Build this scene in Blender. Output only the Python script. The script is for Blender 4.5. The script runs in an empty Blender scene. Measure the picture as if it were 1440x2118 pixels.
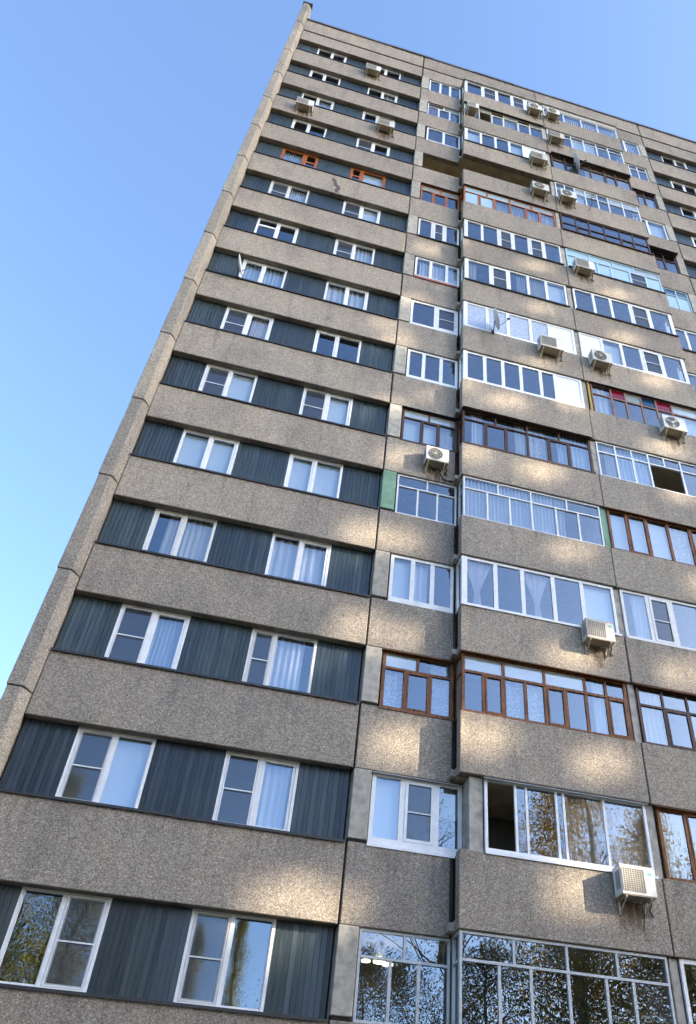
import bpy, bmesh, math, random
from mathutils import Matrix, Vector
random.seed(7)
C = bpy.context.scene.collection
SC = bpy.context.scene
G = 1.9                                   # height of the survey datum above the ground

# ------------------------------------------------------------------ camera
QV = (0.239549, 0.768816, 0.054325, 1715.271488, -2.752620, -15.473643, -0.315726, 148.459432, -53.889995)
yaw, pit, rol, f_px, cx, cy, cz, sx_px, sy_px = QV
ca, sa, cb, sb = math.cos(yaw), math.sin(yaw), math.cos(pit), math.sin(pit)
fw = Vector((sa*cb, ca*cb, sb)); rt = Vector((ca, -sa, 0)); up = rt.cross(fw)
r2 = math.cos(rol)*rt + math.sin(rol)*up; u2 = -math.sin(rol)*rt + math.cos(rol)*up
cam = bpy.data.cameras.new('camera'); co = bpy.data.objects.new('camera', cam); C.objects.link(co)
M = Matrix((r2, u2, -fw)).transposed().to_4x4(); M.translation = Vector((cx, cy, cz+G)); co.matrix_world = M
cam.sensor_fit = 'VERTICAL'; cam.sensor_height = 24; cam.sensor_width = 24*1440/2118
cam.lens = f_px/2118*24; cam.shift_x = -sx_px/2118; cam.shift_y = sy_px/2118
cam.clip_start = .1; cam.clip_end = 3000
SC.camera = co

# ------------------------------------------------------------------ light
SUN = Vector((1.6, -1.0, 0.70)).normalized()
SUN_EL = math.asin(SUN.z); SUN_AZ = math.atan2(SUN.x, SUN.y)
W = bpy.data.worlds.new('World'); SC.world = W; W.use_nodes = True
nt = W.node_tree; bg = nt.nodes['Background']
sky = nt.nodes.new('ShaderNodeTexSky'); sky.sky_type = 'NISHITA'; sky.sun_disc = False
sky.sun_elevation = SUN_EL; sky.sun_rotation = SUN_AZ
sky.air_density = 0.85; sky.dust_density = 1.7; sky.ozone_density = 2.8; sky.altitude = 150
nt.links.new(sky.outputs[0], bg.inputs[0]); bg.inputs[1].default_value = 0.15
sl = bpy.data.lights.new('sun', 'SUN'); sl.energy = 4.1; sl.angle = math.radians(.42); sl.color = (1.0, .86, .66)
so = bpy.data.objects.new('sun', sl); C.objects.link(so); so.rotation_euler = SUN.to_track_quat('Z', 'Y').to_euler(); so.location = SUN*200
SC.view_settings.view_transform = 'Standard'; SC.view_settings.look = 'None'
SC.view_settings.exposure = 2.1; SC.view_settings.gamma = 1; SC.view_settings.use_curve_mapping = False

# ------------------------------------------------------------------ materials
def mat(name):
    m = bpy.data.materials.new(name); m.use_nodes = True
    n = m.node_tree; n.nodes.clear(); out = n.nodes.new('ShaderNodeOutputMaterial')
    return m, n, out
def N(n, t, **k):
    x = n.nodes.new(t)
    for a, v in k.items():
        if a.startswith('i_'):
            x.inputs[int(a[2:]) if a[2:].isdigit() else a[2:].replace('_', ' ')].default_value = v
        else: setattr(x, a, v)
    return x
def ramp(n, stops):
    r = n.nodes.new('ShaderNodeValToRGB'); e = r.color_ramp.elements
    e[0].position, e[0].color = stops[0][0], (*stops[0][1], 1); e[1].position, e[1].color = stops[-1][0], (*stops[-1][1], 1)
    for p, c in stops[1:-1]:
        q = e.new(p); q.color = (*c, 1)
    return r
def coords(n, scale=(1, 1, 1), obj=False):
    if obj: s = N(n, 'ShaderNodeTexCoord').outputs['Object']
    else: s = N(n, 'ShaderNodeNewGeometry').outputs['Position']
    mp = N(n, 'ShaderNodeMapping'); mp.inputs['Scale'].default_value = scale
    n.links.new(s, mp.inputs[0]); return mp.outputs[0]
def mixc(n, a, b, fac, mode='MIX'):
    m = N(n, 'ShaderNodeMix', data_type='RGBA', blend_type=mode)
    for i, v in ((6, a), (7, b), (0, fac)):
        if hasattr(v, 'is_linked'): n.links.new(v, m.inputs[i])
        else: m.inputs[i].default_value = (*v, 1) if isinstance(v, tuple) else v
    return m.outputs[2]

def plain(name, col, rough=.5, var=.12, scale=3., spec=.5, metallic=0., stretch=(1, 1, 1), bump=0., rnd=None):
    m, n, out = mat(name)
    b = N(n, 'ShaderNodeBsdfPrincipled'); b.inputs['Roughness'].default_value = rough; b.inputs['Metallic'].default_value = metallic
    b.inputs['Specular IOR Level'].default_value = spec
    t = N(n, 'ShaderNodeTexNoise'); t.inputs['Scale'].default_value = scale; t.inputs['Detail'].default_value = 6; t.inputs['Roughness'].default_value = .65
    n.links.new(coords(n, stretch), t.inputs['Vector'])
    r = ramp(n, [(.25, tuple(c*(1-var*1.6) for c in col)), (.55, col), (.8, tuple(min(1, c*(1+var)) for c in col))])
    n.links.new(t.outputs[0], r.inputs[0]); c = r.outputs[0]
    if rnd:
        oi = N(n, 'ShaderNodeObjectInfo'); rr = ramp(n, [(0, rnd), (.45, (1, 1, 1)), (1, (1.03, 1.03, 1.03))]); n.links.new(oi.outputs['Random'], rr.inputs[0]); c = mixc(n, c, rr.outputs[0], 1., 'MULTIPLY')
    n.links.new(c, b.inputs['Base Color'])
    if bump:
        bp = N(n, 'ShaderNodeBump'); bp.inputs['Strength'].default_value = bump; bp.inputs['Distance'].default_value = .01
        n.links.new(t.outputs[0], bp.inputs['Height']); n.links.new(bp.outputs[0], b.inputs['Normal'])
    n.links.new(b.outputs[0], out.inputs[0]); return m

def pebble(name, tint=(1.0, .968, .945), k=.96, soft=1.0):
    """exposed-aggregate concrete: stones in grey, tan and white over mortar, with broad weathering"""
    m, n, out = mat(name); P = coords(n)
    b = N(n, 'ShaderNodeBsdfPrincipled'); b.inputs['Roughness'].default_value = .85; b.inputs['Specular IOR Level'].default_value = .25
    dn = N(n, 'ShaderNodeTexNoise'); dn.inputs['Scale'].default_value = 14; dn.inputs['Detail'].default_value = 2; n.links.new(P, dn.inputs['Vector'])
    wv = mixc(n, P, dn.outputs['Color'], .035, 'ADD')
    v = N(n, 'ShaderNodeTexVoronoi'); v.inputs['Scale'].default_value = 50; n.links.new(wv, v.inputs['Vector'])
    sep = N(n, 'ShaderNodeSeparateColor'); n.links.new(v.outputs['Color'], sep.inputs[0])
    g = lambda c: tuple(a*t*k for a, t in zip(c, tint))
    r1 = ramp(n, [(.0, g((.21, .19, .165))), (.3, g((.3, .27, .232))), (.6, g((.37, .335, .288))), (.85, g((.43, .393, .34))), (1, g((.55, .515, .46)))])
    n.links.new(sep.outputs[0], r1.inputs[0])
    # mortar between the stones
    r2_ = ramp(n, [(.0, (1, 1, 1)), (.5, (.96, .96, .96)), (.8, (.6, .59, .575))]); n.links.new(v.outputs['Distance'], r2_.inputs[0])
    c = mixc(n, r1.outputs[0], r2_.outputs[0], .8, 'MULTIPLY')
    big = N(n, 'ShaderNodeTexNoise'); big.inputs['Scale'].default_value = .7; big.inputs['Detail'].default_value = 5; n.links.new(coords(n, (1, 1, .8)), big.inputs['Vector'])
    r3 = ramp(n, [(.3, (.8, .8, .82)), (.5, (1, .99, .97)), (.72, (1.1, 1.07, 1.0))]); n.links.new(big.outputs[0], r3.inputs[0])
    c = mixc(n, c, r3.outputs[0], 1., 'MULTIPLY')
    st = N(n, 'ShaderNodeTexNoise'); st.inputs['Scale'].default_value = 3.; st.inputs['Detail'].default_value = 4; n.links.new(coords(n, (1, 1, .18)), st.inputs['Vector'])
    r4 = ramp(n, [(.3, (.84, .84, .85)), (.48, (1, 1, 1)), (.8, (1.04, 1.03, 1.0))]); n.links.new(st.outputs[0], r4.inputs[0])
    c = mixc(n, c, r4.outputs[0], 1., 'MULTIPLY')
    oi = N(n, 'ShaderNodeObjectInfo'); r5 = ramp(n, [(0, (.84, .84, .845)), (.5, (1, 1, 1)), (1, (1.09, 1.07, 1.04))]); n.links.new(oi.outputs['Random'], r5.inputs[0])
    c = mixc(n, c, r5.outputs[0], 1., 'MULTIPLY')
    # rain streaks with ragged lower ends, hanging from the top edge of each panel
    ob = N(n, 'ShaderNodeTexCoord').outputs['Object']; sx = N(n, 'ShaderNodeSeparateXYZ'); n.links.new(ob, sx.inputs[0])
    sn = N(n, 'ShaderNodeTexNoise'); sn.inputs['Scale'].default_value = 1.; sn.inputs['Detail'].default_value = 5; n.links.new(coords(n, (7, 7, .5)), sn.inputs['Vector'])
    ad = N(n, 'ShaderNodeMath', operation='MULTIPLY_ADD'); n.links.new(sx.outputs['Z'], ad.inputs[0]); ad.inputs[1].default_value = .22; n.links.new(sn.outputs[0], ad.inputs[2])
    r6 = ramp(n, [(.78, (1, 1, 1)), (.9, (.8, .785, .77))]); n.links.new(ad.outputs[0], r6.inputs[0])
    c = mixc(n, c, r6.outputs[0], .75 if soft == 1 else .0, 'MULTIPLY')
    n.links.new(c, b.inputs['Base Color'])
    bp = N(n, 'ShaderNodeBump', invert=True); bp.inputs['Strength'].default_value = .38*soft; bp.inputs['Distance'].default_value = .016
    n.links.new(v.outputs['Distance'], bp.inputs['Height']); n.links.new(bp.outputs[0], b.inputs['Normal'])
    n.links.new(b.outputs[0], out.inputs[0]); return m

def glass(name, tint=(.84, .9, .94), f0=.2, wob=.022, milky=None):
    m, n, out = mat(name)
    geo = N(n, 'ShaderNodeNewGeometry')
    d = N(n, 'ShaderNodeVectorMath', operation='DOT_PRODUCT'); n.links.new(geo.outputs['Incoming'], d.inputs[0]); n.links.new(geo.outputs['Normal'], d.inputs[1])
    a = N(n, 'ShaderNodeMath', operation='ABSOLUTE'); n.links.new(d.outputs['Value'], a.inputs[0])
    s = N(n, 'ShaderNodeMath', operation='SUBTRACT'); s.inputs[0].default_value = 1; n.links.new(a.outputs[0], s.inputs[1])
    p = N(n, 'ShaderNodeMath', operation='POWER'); n.links.new(s.outputs[0], p.inputs[0]); p.inputs[1].default_value = 5
    q = N(n, 'ShaderNodeMath', operation='MULTIPLY_ADD'); n.links.new(p.outputs[0], q.inputs[0]); q.inputs[1].default_value = 1-f0; q.inputs[2].default_value = f0
    gl = N(n, 'ShaderNodeBsdfGlossy'); gl.inputs['Roughness'].default_value = .0; gl.inputs[0].default_value = (.66, .82, 1, 1)
    t = N(n, 'ShaderNodeTexNoise'); t.inputs['Scale'].default_value = 1.3; t.inputs['Detail'].default_value = 1; n.links.new(coords(n), t.inputs['Vector'])
    bp = N(n, 'ShaderNodeBump'); bp.inputs['Strength'].default_value = wob; bp.inputs['Distance'].default_value = .1
    n.links.new(t.outputs[0], bp.inputs['Height']); n.links.new(bp.outputs[0], gl.inputs['Normal'])
    if milky:
        tr = N(n, 'ShaderNodeBsdfTransparent'); tr.inputs[0].default_value = (*tint, 1)
        df = N(n, 'ShaderNodeBsdfDiffuse'); df.inputs[0].default_value = (*milky[:3], 1)
        mx = N(n, 'ShaderNodeMixShader'); mx.inputs[0].default_value = milky[3]
        if len(milky) > 4:
            vv = N(n, 'ShaderNodeTexVoronoi'); vv.inputs['Scale'].default_value = 17; n.links.new(coords(n), vv.inputs['Vector'])
            rr = ramp(n, [(.2, (.45,)*3), (.5, (milky[3],)*3)]); n.links.new(vv.outputs['Distance'], rr.inputs[0]); n.links.new(rr.outputs[0], mx.inputs[0])
        n.links.new(tr.outputs[0], mx.inputs[1]); n.links.new(df.outputs[0], mx.inputs[2]); base = mx
    else:
        base = N(n, 'ShaderNodeBsdfTransparent'); base.inputs[0].default_value = (*tint, 1)
    mx = N(n, 'ShaderNodeMixShader'); n.links.new(q.outputs[0], mx.inputs[0]); n.links.new(base.outputs[0], mx.inputs[1]); n.links.new(gl.outputs[0], mx.inputs[2])
    n.links.new(mx.outputs[0], out.inputs[0]); return m

def cloth(name, col, transl=.35, lace=False):
    m, n, out = mat(name)
    d = N(n, 'ShaderNodeBsdfDiffuse'); d.inputs[0].default_value = (*col, 1)
    t = N(n, 'ShaderNodeBsdfTranslucent'); t.inputs[0].default_value = (*col, 1)
    mx = N(n, 'ShaderNodeMixShader'); mx.inputs[0].default_value = transl
    n.links.new(d.outputs[0], mx.inputs[1]); n.links.new(t.outputs[0], mx.inputs[2])
    tr = N(n, 'ShaderNodeBsdfTransparent'); m2 = N(n, 'ShaderNodeMixShader'); m2.inputs[0].default_value = .12
    if lace:
        v = N(n, 'ShaderNodeTexVoronoi'); v.inputs['Scale'].default_value = 22; n.links.new(coords(n), v.inputs['Vector'])
        rr = ramp(n, [(.2, (.08,)*3), (.5, (.42,)*3)]); n.links.new(v.outputs['Distance'], rr.inputs[0]); n.links.new(rr.outputs[0], m2.inputs[0])
    n.links.new(mx.outputs[0], m2.inputs[1]); n.links.new(tr.outputs[0], m2.inputs[2]); n.links.new(m2.outputs[0], out.inputs[0]); return m

def screen_mat():
    m, n, out = mat('insect_mesh')
    d = N(n, 'ShaderNodeBsdfDiffuse'); d.inputs[0].default_value = (.12, .135, .16, 1)
    t = N(n, 'ShaderNodeBsdfTransparent'); mx = N(n, 'ShaderNodeMixShader'); mx.inputs[0].default_value = .36
    n.links.new(t.outputs[0], mx.inputs[1]); n.links.new(d.outputs[0], mx.inputs[2]); n.links.new(mx.outputs[0], out.inputs[0]); return m

def clad_mat():
    m, n, out = mat('cladding_boards')
    b = N(n, 'ShaderNodeBsdfPrincipled'); b.inputs['Roughness'].default_value = .34; b.inputs['Specular IOR Level'].default_value = .45
    t = N(n, 'ShaderNodeTexNoise'); t.inputs['Scale'].default_value = 5; t.inputs['Detail'].default_value = 7; t.inputs['Roughness'].default_value = .7
    n.links.new(coords(n, (8, 1, .3)), t.inputs['Vector'])
    r = ramp(n, [(.3, (.02, .029, .039)), (.48, (.039, .055, .068)), (.62, (.058, .078, .09)), (.78, (.13, .158, .163))]); n.links.new(t.outputs[0], r.inputs[0])
    t2 = N(n, 'ShaderNodeTexNoise'); t2.inputs['Scale'].default_value = .9; n.links.new(coords(n), t2.inputs['Vector'])
    r2_ = ramp(n, [(.35, (.85, .88, .98)), (.65, (1.08, 1.08, .95))]); n.links.new(t2.outputs[0], r2_.inputs[0])
    oi = N(n, 'ShaderNodeObjectInfo'); r5 = ramp(n, [(0, (.75, .77, .85)), (.5, (1, 1, 1)), (1, (1.35, 1.32, 1.2))]); n.links.new(oi.outputs['Random'], r5.inputs[0])
    n.links.new(mixc(n, mixc(n, r.outputs[0], r2_.outputs[0], 1., 'MULTIPLY'), r5.outputs[0], 1., 'MULTIPLY'), b.inputs['Base Color'])
    n.links.new(b.outputs[0], out.inputs[0]); return m

def leaf_mat(name, cols):
    m, n, out = mat(name)
    t = N(n, 'ShaderNodeTexNoise'); t.inputs['Scale'].default_value = 1.1; t.inputs['Detail'].default_value = 5; n.links.new(coords(n), t.inputs['Vector'])
    r = ramp(n, [(.3, cols[0]), (.5, cols[1]), (.7, cols[2])]); n.links.new(t.outputs[0], r.inputs[0])
    d = N(n, 'ShaderNodeBsdfDiffuse'); tr = N(n, 'ShaderNodeBsdfTranslucent'); mx = N(n, 'ShaderNodeMixShader'); mx.inputs[0].default_value = .6
    for x in (d, tr): n.links.new(r.outputs[0], x.inputs[0])
    n.links.new(d.outputs[0], mx.inputs[1]); n.links.new(tr.outputs[0], mx.inputs[2]); n.links.new(mx.outputs[0], out.inputs[0]); return m

def emit(name, col, s):
    m, n, out = mat(name); e = N(n, 'ShaderNodeEmission'); e.inputs[0].default_value = (*col, 1); e.inputs[1].default_value = s
    n.links.new(e.outputs[0], out.inputs[0]); return m

PEB = pebble('pebble_dash'); PEB2 = pebble('pebble_dash_pilaster', (.99, .98, .96), .96, .6)
CONC = plain('smooth_concrete', (.42, .39, .335), .8, .3, 5, .2, bump=.3, rnd=(.8, .8, .8)); SLAB = plain('slab_concrete', (.42, .34, .22), .9, .25, 2, .1)
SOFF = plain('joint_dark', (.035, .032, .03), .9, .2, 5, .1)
UNDER = plain('grimy_shaded_underside', (.22, .19, .155), .95, .3, 4, .05); GREENP = plain('green_painted_concrete', (.22, .36, .25), .7, .25, 3, .2)  # underside: grimy concrete with soffit shade darkened into the colour
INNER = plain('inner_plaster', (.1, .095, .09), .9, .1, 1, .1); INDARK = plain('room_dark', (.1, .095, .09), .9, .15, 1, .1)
CLAD = clad_mat(); FLASH = plain('dark_flashing', (.025, .025, .027), .5, .3, 4); COPE = plain('roof_coping', (.1, .085, .095), .5, .3, 2)
PVC = plain('white_pvc', (.77, .78, .79), .35, .09, 5, rnd=(.82, .8, .75)); ALU = plain('grey_white_frame', (.5, .53, .55), .45, .14, 5)
CREAM = plain('cream_paint', (.55, .5, .38), .6, .2, 5)
WOOD = plain('brown_wood', (.23, .09, .034), .55, .6, 7, .3, stretch=(3, 3, .5), rnd=(.6, .6, .65)); DWOOD = plain('dark_brown_wood', (.07, .032, .02), .55, .45, 6, .4, stretch=(3, 3, .5))
OWOOD = plain('orange_wood', (.36, .11, .025), .45, .3, 6, .4, stretch=(3, 3, .5)); BLUEF = plain('pale_blue_frame', (.42, .58, .66), .5, .1, 4)
REDB = plain('red_sill_board', (.33, .12, .09), .7, .25, 4); YELL = plain('yellow_paint', (.4, .27, .05), .6, .2, 4)
PANEL = plain('white_infill', (.78, .79, .8), .3, .04, 1)
GLASS = glass('window_glass'); MILK = glass('frosted_glass', milky=(.55, .6, .58, .6)); FILM = glass('floral_film_glass', milky=(.6, .64, .7, .75, 1))
PALEB = glass('pale_blue_pane', milky=(.5, .68, .72, .75)); REDG = glass('red_pane', f0=.05, milky=(.2, .008, .02, .92)); BLUG = glass('blue_pane', f0=.05, milky=(.012, .05, .1, .92)); GRNG = glass('grey_green_pane', f0=.06, milky=(.3, .34, .29, .8))
SHEER = cloth('sheer_white', (.78, .79, .82)); PINK = cloth('pale_pink_cloth', (.9, .8, .77)); LACE = cloth('lace', (.74, .77, .8), .3, True); TAN = cloth('tan_cloth', (.52, .42, .33)); GREY = cloth('grey_cloth', (.3, .31, .36)); BLIND = cloth('pale_blind', (.7, .75, .78), .25); DRED = cloth('pink_brown_cloth', (.5, .38, .38))
VBL = cloth('vertical_blind_white', (.8, .8, .77), .2)
SCREEN = screen_mat()
ACW = plain('ac_casing', (.7, .69, .65), .4, .16, 6, rnd=(.78, .73, .6)); ACD = plain('ac_grille_dark', (.1, .1, .1), .6, .2, 5); ACG = plain('ac_grille_beige', (.46, .43, .36), .6, .2, 5)
ACB = plain('ac_base_beige', (.34, .29, .21), .6, .25, 5); STEEL = plain('bracket_steel', (.5, .44, .33), .5, .3, 6); BLACK = plain('black_plastic', (.02, .02, .022), .5, .2, 4); LOGO = plain('teal_badge', (.1, .45, .36), .4, .05, 3)
DISHW = plain('dish_white', (.68, .69, .68), .4, .1, 4)
BARK = plain('bark', (.16, .13, .1), .9, .4, 3, .1, stretch=(2, 2, .4)); BIRCHB = plain('birch_bark', (.55, .52, .47), .8, .5, 4, .1, stretch=(.6, .6, 3))

# ------------------------------------------------------------------ mesh helpers
class MB:
    def __init__(s): s.v = []; s.f = []; s.m = []; s.mi = 0
    def face(s, pts):
        i = len(s.v); s.v += [tuple(p) for p in pts]; s.f.append(tuple(range(i, i+len(pts)))); s.m.append(s.mi)
    def hexa(s, p):                       # 8 points: bottom 0-3 ccw, top 4-7
        i = len(s.v); s.v += [tuple(q) for q in p]
        for q in ((0, 3, 2, 1), (4, 5, 6, 7), (0, 1, 5, 4), (1, 2, 6, 5), (2, 3, 7, 6), (3, 0, 4, 7)):
            s.f.append(tuple(i+k for k in q)); s.m.append(s.mi)
    def box(s, x0, x1, y0, y1, z0, z1):
        s.hexa([(x0, y0, z0), (x1, y0, z0), (x1, y1, z0), (x0, y1, z0), (x0, y0, z1), (x1, y0, z1), (x1, y1, z1), (x0, y1, z1)])
    def tube(s, pts, r, n=8, r1=None):
        pts = [Vector(p) for p in pts]; rings = []
        for k, p in enumerate(pts):
            d = (pts[min(k+1, len(pts)-1)] - pts[max(k-1, 0)]).normalized()
            a = d.cross(Vector((0, 0, 1)) if abs(d.z) < .9 else Vector((1, 0, 0))).normalized(); b = d.cross(a)
            rr = r if r1 is None else r + (r1-r)*k/(len(pts)-1)
            i = len(s.v); s.v += [tuple(p + rr*(math.cos(t)*a + math.sin(t)*b)) for t in [2*math.pi*j/n for j in range(n)]]; rings.append(i)
        for a, b in zip(rings, rings[1:]):
            for j in range(n): s.f.append((a+j, a+(j+1) % n, b+(j+1) % n, b+j)); s.m.append(s.mi)
        s.f.append(tuple(rings[0]+j for j in reversed(range(n)))); s.m.append(s.mi); s.f.append(tuple(rings[-1]+j for j in range(n))); s.m.append(s.mi)
def mk(name, mb, mats, parent=None, origin=None, bevel=0, smooth=False):
    mats = mats if isinstance(mats, (list, tuple)) else [mats]
    if origin is None:
        lo = [min(v[k] for v in mb.v) for k in range(3)]; hi = [max(v[k] for v in mb.v) for k in range(3)]
        origin = Vector(((lo[0]+hi[0])/2, (lo[1]+hi[1])/2, lo[2]))
    origin = Vector(origin)
    me = bpy.data.meshes.new(name); me.from_pydata([tuple(Vector(v)-origin) for v in mb.v], [], mb.f)
    for m in mats: me.materials.append(m)
    if len(mats) > 1: me.polygons.foreach_set('material_index', mb.m)
    if smooth: me.polygons.foreach_set('use_smooth', [True]*len(me.polygons))
    me.update()
    o = bpy.data.objects.new(name, me); C.objects.link(o); o['w'] = tuple(origin)
    if parent is not None:
        o.parent = parent; o.location = origin - Vector(parent['w'])
    else: o.location = origin
    if bevel:
        b = o.modifiers.new('edge', 'BEVEL'); b.width = bevel; b.segments = 1; b.limit_method = 'ANGLE'
    return o
def thing(name, loc, label, cat, group=None):
    o = bpy.data.objects.new(name, None); C.objects.link(o); o.location = loc; o['w'] = tuple(loc); o.empty_display_size = .2
    return tag(o, label, cat, group)
def tag(o, label, cat, group=None):
    o['label'] = label; o['category'] = cat
    if group: o['group'] = group
    return o
def struct(o): o['kind'] = 'structure'; return o

# ------------------------------------------------------------------ storey table (sill heights)
ZS = [2.77, 5.62, 8.46, 11.21, 13.99, 16.74, 19.57, 22.33, 25.11, 27.95, 30.79, 33.60, 36.42, 39.22, 42.10]
ZS = [z+G for z in ZS]; NF = 15
OPEN = 1.42; OPENB = 1.46
ROOF = 46.3+G
ORD = ['bottom', 'second', 'third', 'fourth', 'fifth', 'sixth', 'seventh', 'eighth', 'ninth', 'tenth', 'eleventh', 'twelfth', 'thirteenth', 'fourteenth', 'top']
def rowname(k): return {0: 'bottom row', 14: 'top row'}.get(k, ORD[k]+' row up')
def shorten(t): return t.replace('dusky pink drape', 'pink drape').replace('gathered white curtain', 'gathered curtain').replace('deeply pleated', 'pleated').replace('fully down ', '')
def zb(k): return ZS[k]+OPEN
def zbb(k): return ZS[k]+OPENB
XL, XP = -6.24, 12.22                     # left section edge, right section start
XB0, XBM, XB1 = 2.05, 6.19, 10.38         # projecting balconies
YB = -.46

root = thing('apartment_building', (0, 0, 0), 'tall concrete panel apartment tower with pebbledash bands, dark cladding and glazed balconies', 'building')

# ---- structural body
b = MB()
b.box(-6.70, -6.27, .01, 13, 0, 45.9+G)                          # end wall
b.box(18.6, 18.98, .01, 13, 0, 45.9+G)
b.box(-6.27, 18.6, 12.7, 13, 0, 45.9+G)
b.box(-6.27, 18.6, .22, 12.7, 45.3+G, 45.7+G)
b.box(-6.27, 18.6, .22, 12.7, 0, .4)
mk('end_wall', b, PEB2, root)
b = MB()
for s0, s1 in ((XL, -.02), (XP+.02, 18.5)):
    for k in range(-1, NF):
        z0 = (zb(k)+.05) if k >= 0 else .41
        z1 = (ZS[k+1]-.035) if k+1 < NF else 45.3+G
        b.box(s0, s1, .2, 4.5, z0, z1)
    b.box(s0, s1, 4.5, 4.7, .41, 45.3+G)
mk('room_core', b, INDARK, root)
b = MB()
b.box(-.0, .3, .22, 1.6, .41, 45.2+G); b.box(XBM-.09, XBM+.09, -.2, 1.6, .41, 43.4+G); b.box(11.92, XP, .22, 1.6, .41, 45.2+G)
mk('cross_wall', b, CONC, root)
b = MB(); b.box(.3, 11.92, 1.4, 1.6, .41, 45.2+G)
for k in range(NF):                                               # balcony doors and inner windows
    for x in (3.2, 8.6):
        b.mi = 1; b.box(x, x+1.5, 1.37, 1.4, ZS[k]-.05, ZS[k]+1.2); b.box(x+1.5, x+2.2, 1.37, 1.4, ZS[k]-.85, ZS[k]+1.2); b.mi = 0
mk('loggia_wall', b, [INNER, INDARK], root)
for k in range(-1, NF):                                           # balcony floor slabs
    z0 = zbb(k) if k >= 0 else 1.37+G
    z1 = z0+.2
    b = MB(); b.box(.31, XB0-.03, .02, 1.39, z0, z1); b.box(XB0, XBM-.1, YB+.235, 1.39, z0, z1); b.box(XBM+.1, XB1, YB+.235, 1.39, z0, z1); b.box(XB1+.03, 11.91, .02, 1.39, z0, z1)
    b.box(XB0-.03, XB0, .14, 1.39, z0+.01, z1-.01); b.box(XB1, XB1+.03, .14, 1.39, z0+.01, z1-.01)
    mk('balcony_slab', b, SLAB, root)

# ---- facade panels
def jit(a=.006): return random.uniform(-a, a)
def fpanel(name, x0, x1, yf, z0, z1, th=.195, m=PEB):
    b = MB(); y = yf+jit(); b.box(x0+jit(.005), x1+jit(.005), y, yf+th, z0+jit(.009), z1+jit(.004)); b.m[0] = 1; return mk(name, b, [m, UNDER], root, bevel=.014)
for k in range(NF):
    zl = (zb(k-1) if k else 1.35+G); zlb = (zbb(k-1) if k else 1.38+G); zt = ZS[k]
    fpanel('facade_panel', XL, -.02, 0, zl, zt-.035)
    fpanel('facade_panel', .02, XB0-.035, 0, zl, zt-.012)
    fpanel('facade_panel', XB1+.035, XP-.02, 0, zl, zt-.012)
    fpanel('facade_panel', XP+.02, 18.5, 0, zl, zt-.035)
    for x0, x1 in ((XB0, XBM-.012), (XBM+.012, XB1)):
        fpanel('balcony_panel', x0, x1, YB, zlb, zt-.012, .23)
    # dark recess at each side of the projecting balconies, and vertical joints
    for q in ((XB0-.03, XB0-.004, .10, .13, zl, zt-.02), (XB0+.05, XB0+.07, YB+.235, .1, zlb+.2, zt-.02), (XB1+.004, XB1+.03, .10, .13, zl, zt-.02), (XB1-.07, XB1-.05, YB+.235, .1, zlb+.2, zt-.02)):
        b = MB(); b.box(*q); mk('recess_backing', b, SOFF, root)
    for q in ((-.028, .028, .035, .2, zl-.01, zt-.02), (XP-.028, XP+.028, .035, .2, zl-.01, zt-.02), (XBM-.0105, XBM+.0105, YB+.03, YB+.1, zlb, zt-.02)):
        b = MB(); b.box(*q); mk('joint_seal', b, SOFF, root)
    b = MB(); b.box(XB0-.11, XB0-.002, YB+.235, -.003, zlb+.01, zlb+.15) ; mk('slab_nib', b, CONC, root, bevel=.01)
# top fascia bands
for x0, x1 in ((XL, -.03), (.03, XBM-.01), (XBM+.01, XP-.03), (XP+.03, 18.5)):
    fpanel('facade_panel', x0, x1, 0, ZS[14]+1.40, 44.68+G); fpanel('facade_panel', x0, x1, 0, 44.82+G, ROOF)
b = MB(); b.box(XB0-.02, XB1+.02, YB-.05, .0, zbb(14)+.004, zbb(14)+.09); mk('balcony_canopy', b, CONC, root, bevel=.01)
b = MB(); b.box(XBM+.09, XB1, YB+.03, YB+.06, zbb(14)-.34, zbb(14)); mk('fascia_board', b, plain('grey_board', (.42, .4, .36), .7, .15, 2), root)
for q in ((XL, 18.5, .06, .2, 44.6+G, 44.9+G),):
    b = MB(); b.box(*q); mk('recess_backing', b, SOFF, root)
for q in [(x-.028, x+.028, .035, .2, ZS[14]+1.4, ROOF) for x in (0, XP)]:
    b = MB(); b.box(*q); mk('joint_seal', b, SOFF, root)
b = MB()
for x0, x1, yf in ((XL-.02, 18.5, 0),):
    n_ = max(2, int((x1-x0)/2.2)); 
    for i in range(n_):
        xa, xb_ = x0+(x1-x0)*i/n_, x0+(x1-x0)*(i+1)/n_; z = ROOF+.004+jit(.012); y = yf-.05+jit(.01)
        b.box(xa, xb_-.006, y, .6, z, z+.05); b.box(xa, xb_-.006, y-.004, y+.012, z-.12+jit(.01), z-.002)
mk('roof_coping', b, COPE, root)
# plinth below the first row
b = MB(); b.box(-6.7, 18.98, -.02, .2, 0, 1.33+G); b.box(XB0, XB1, YB, -.02, 0, 1.33+G); mk('plinth_wall', b, CONC, root)

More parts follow.
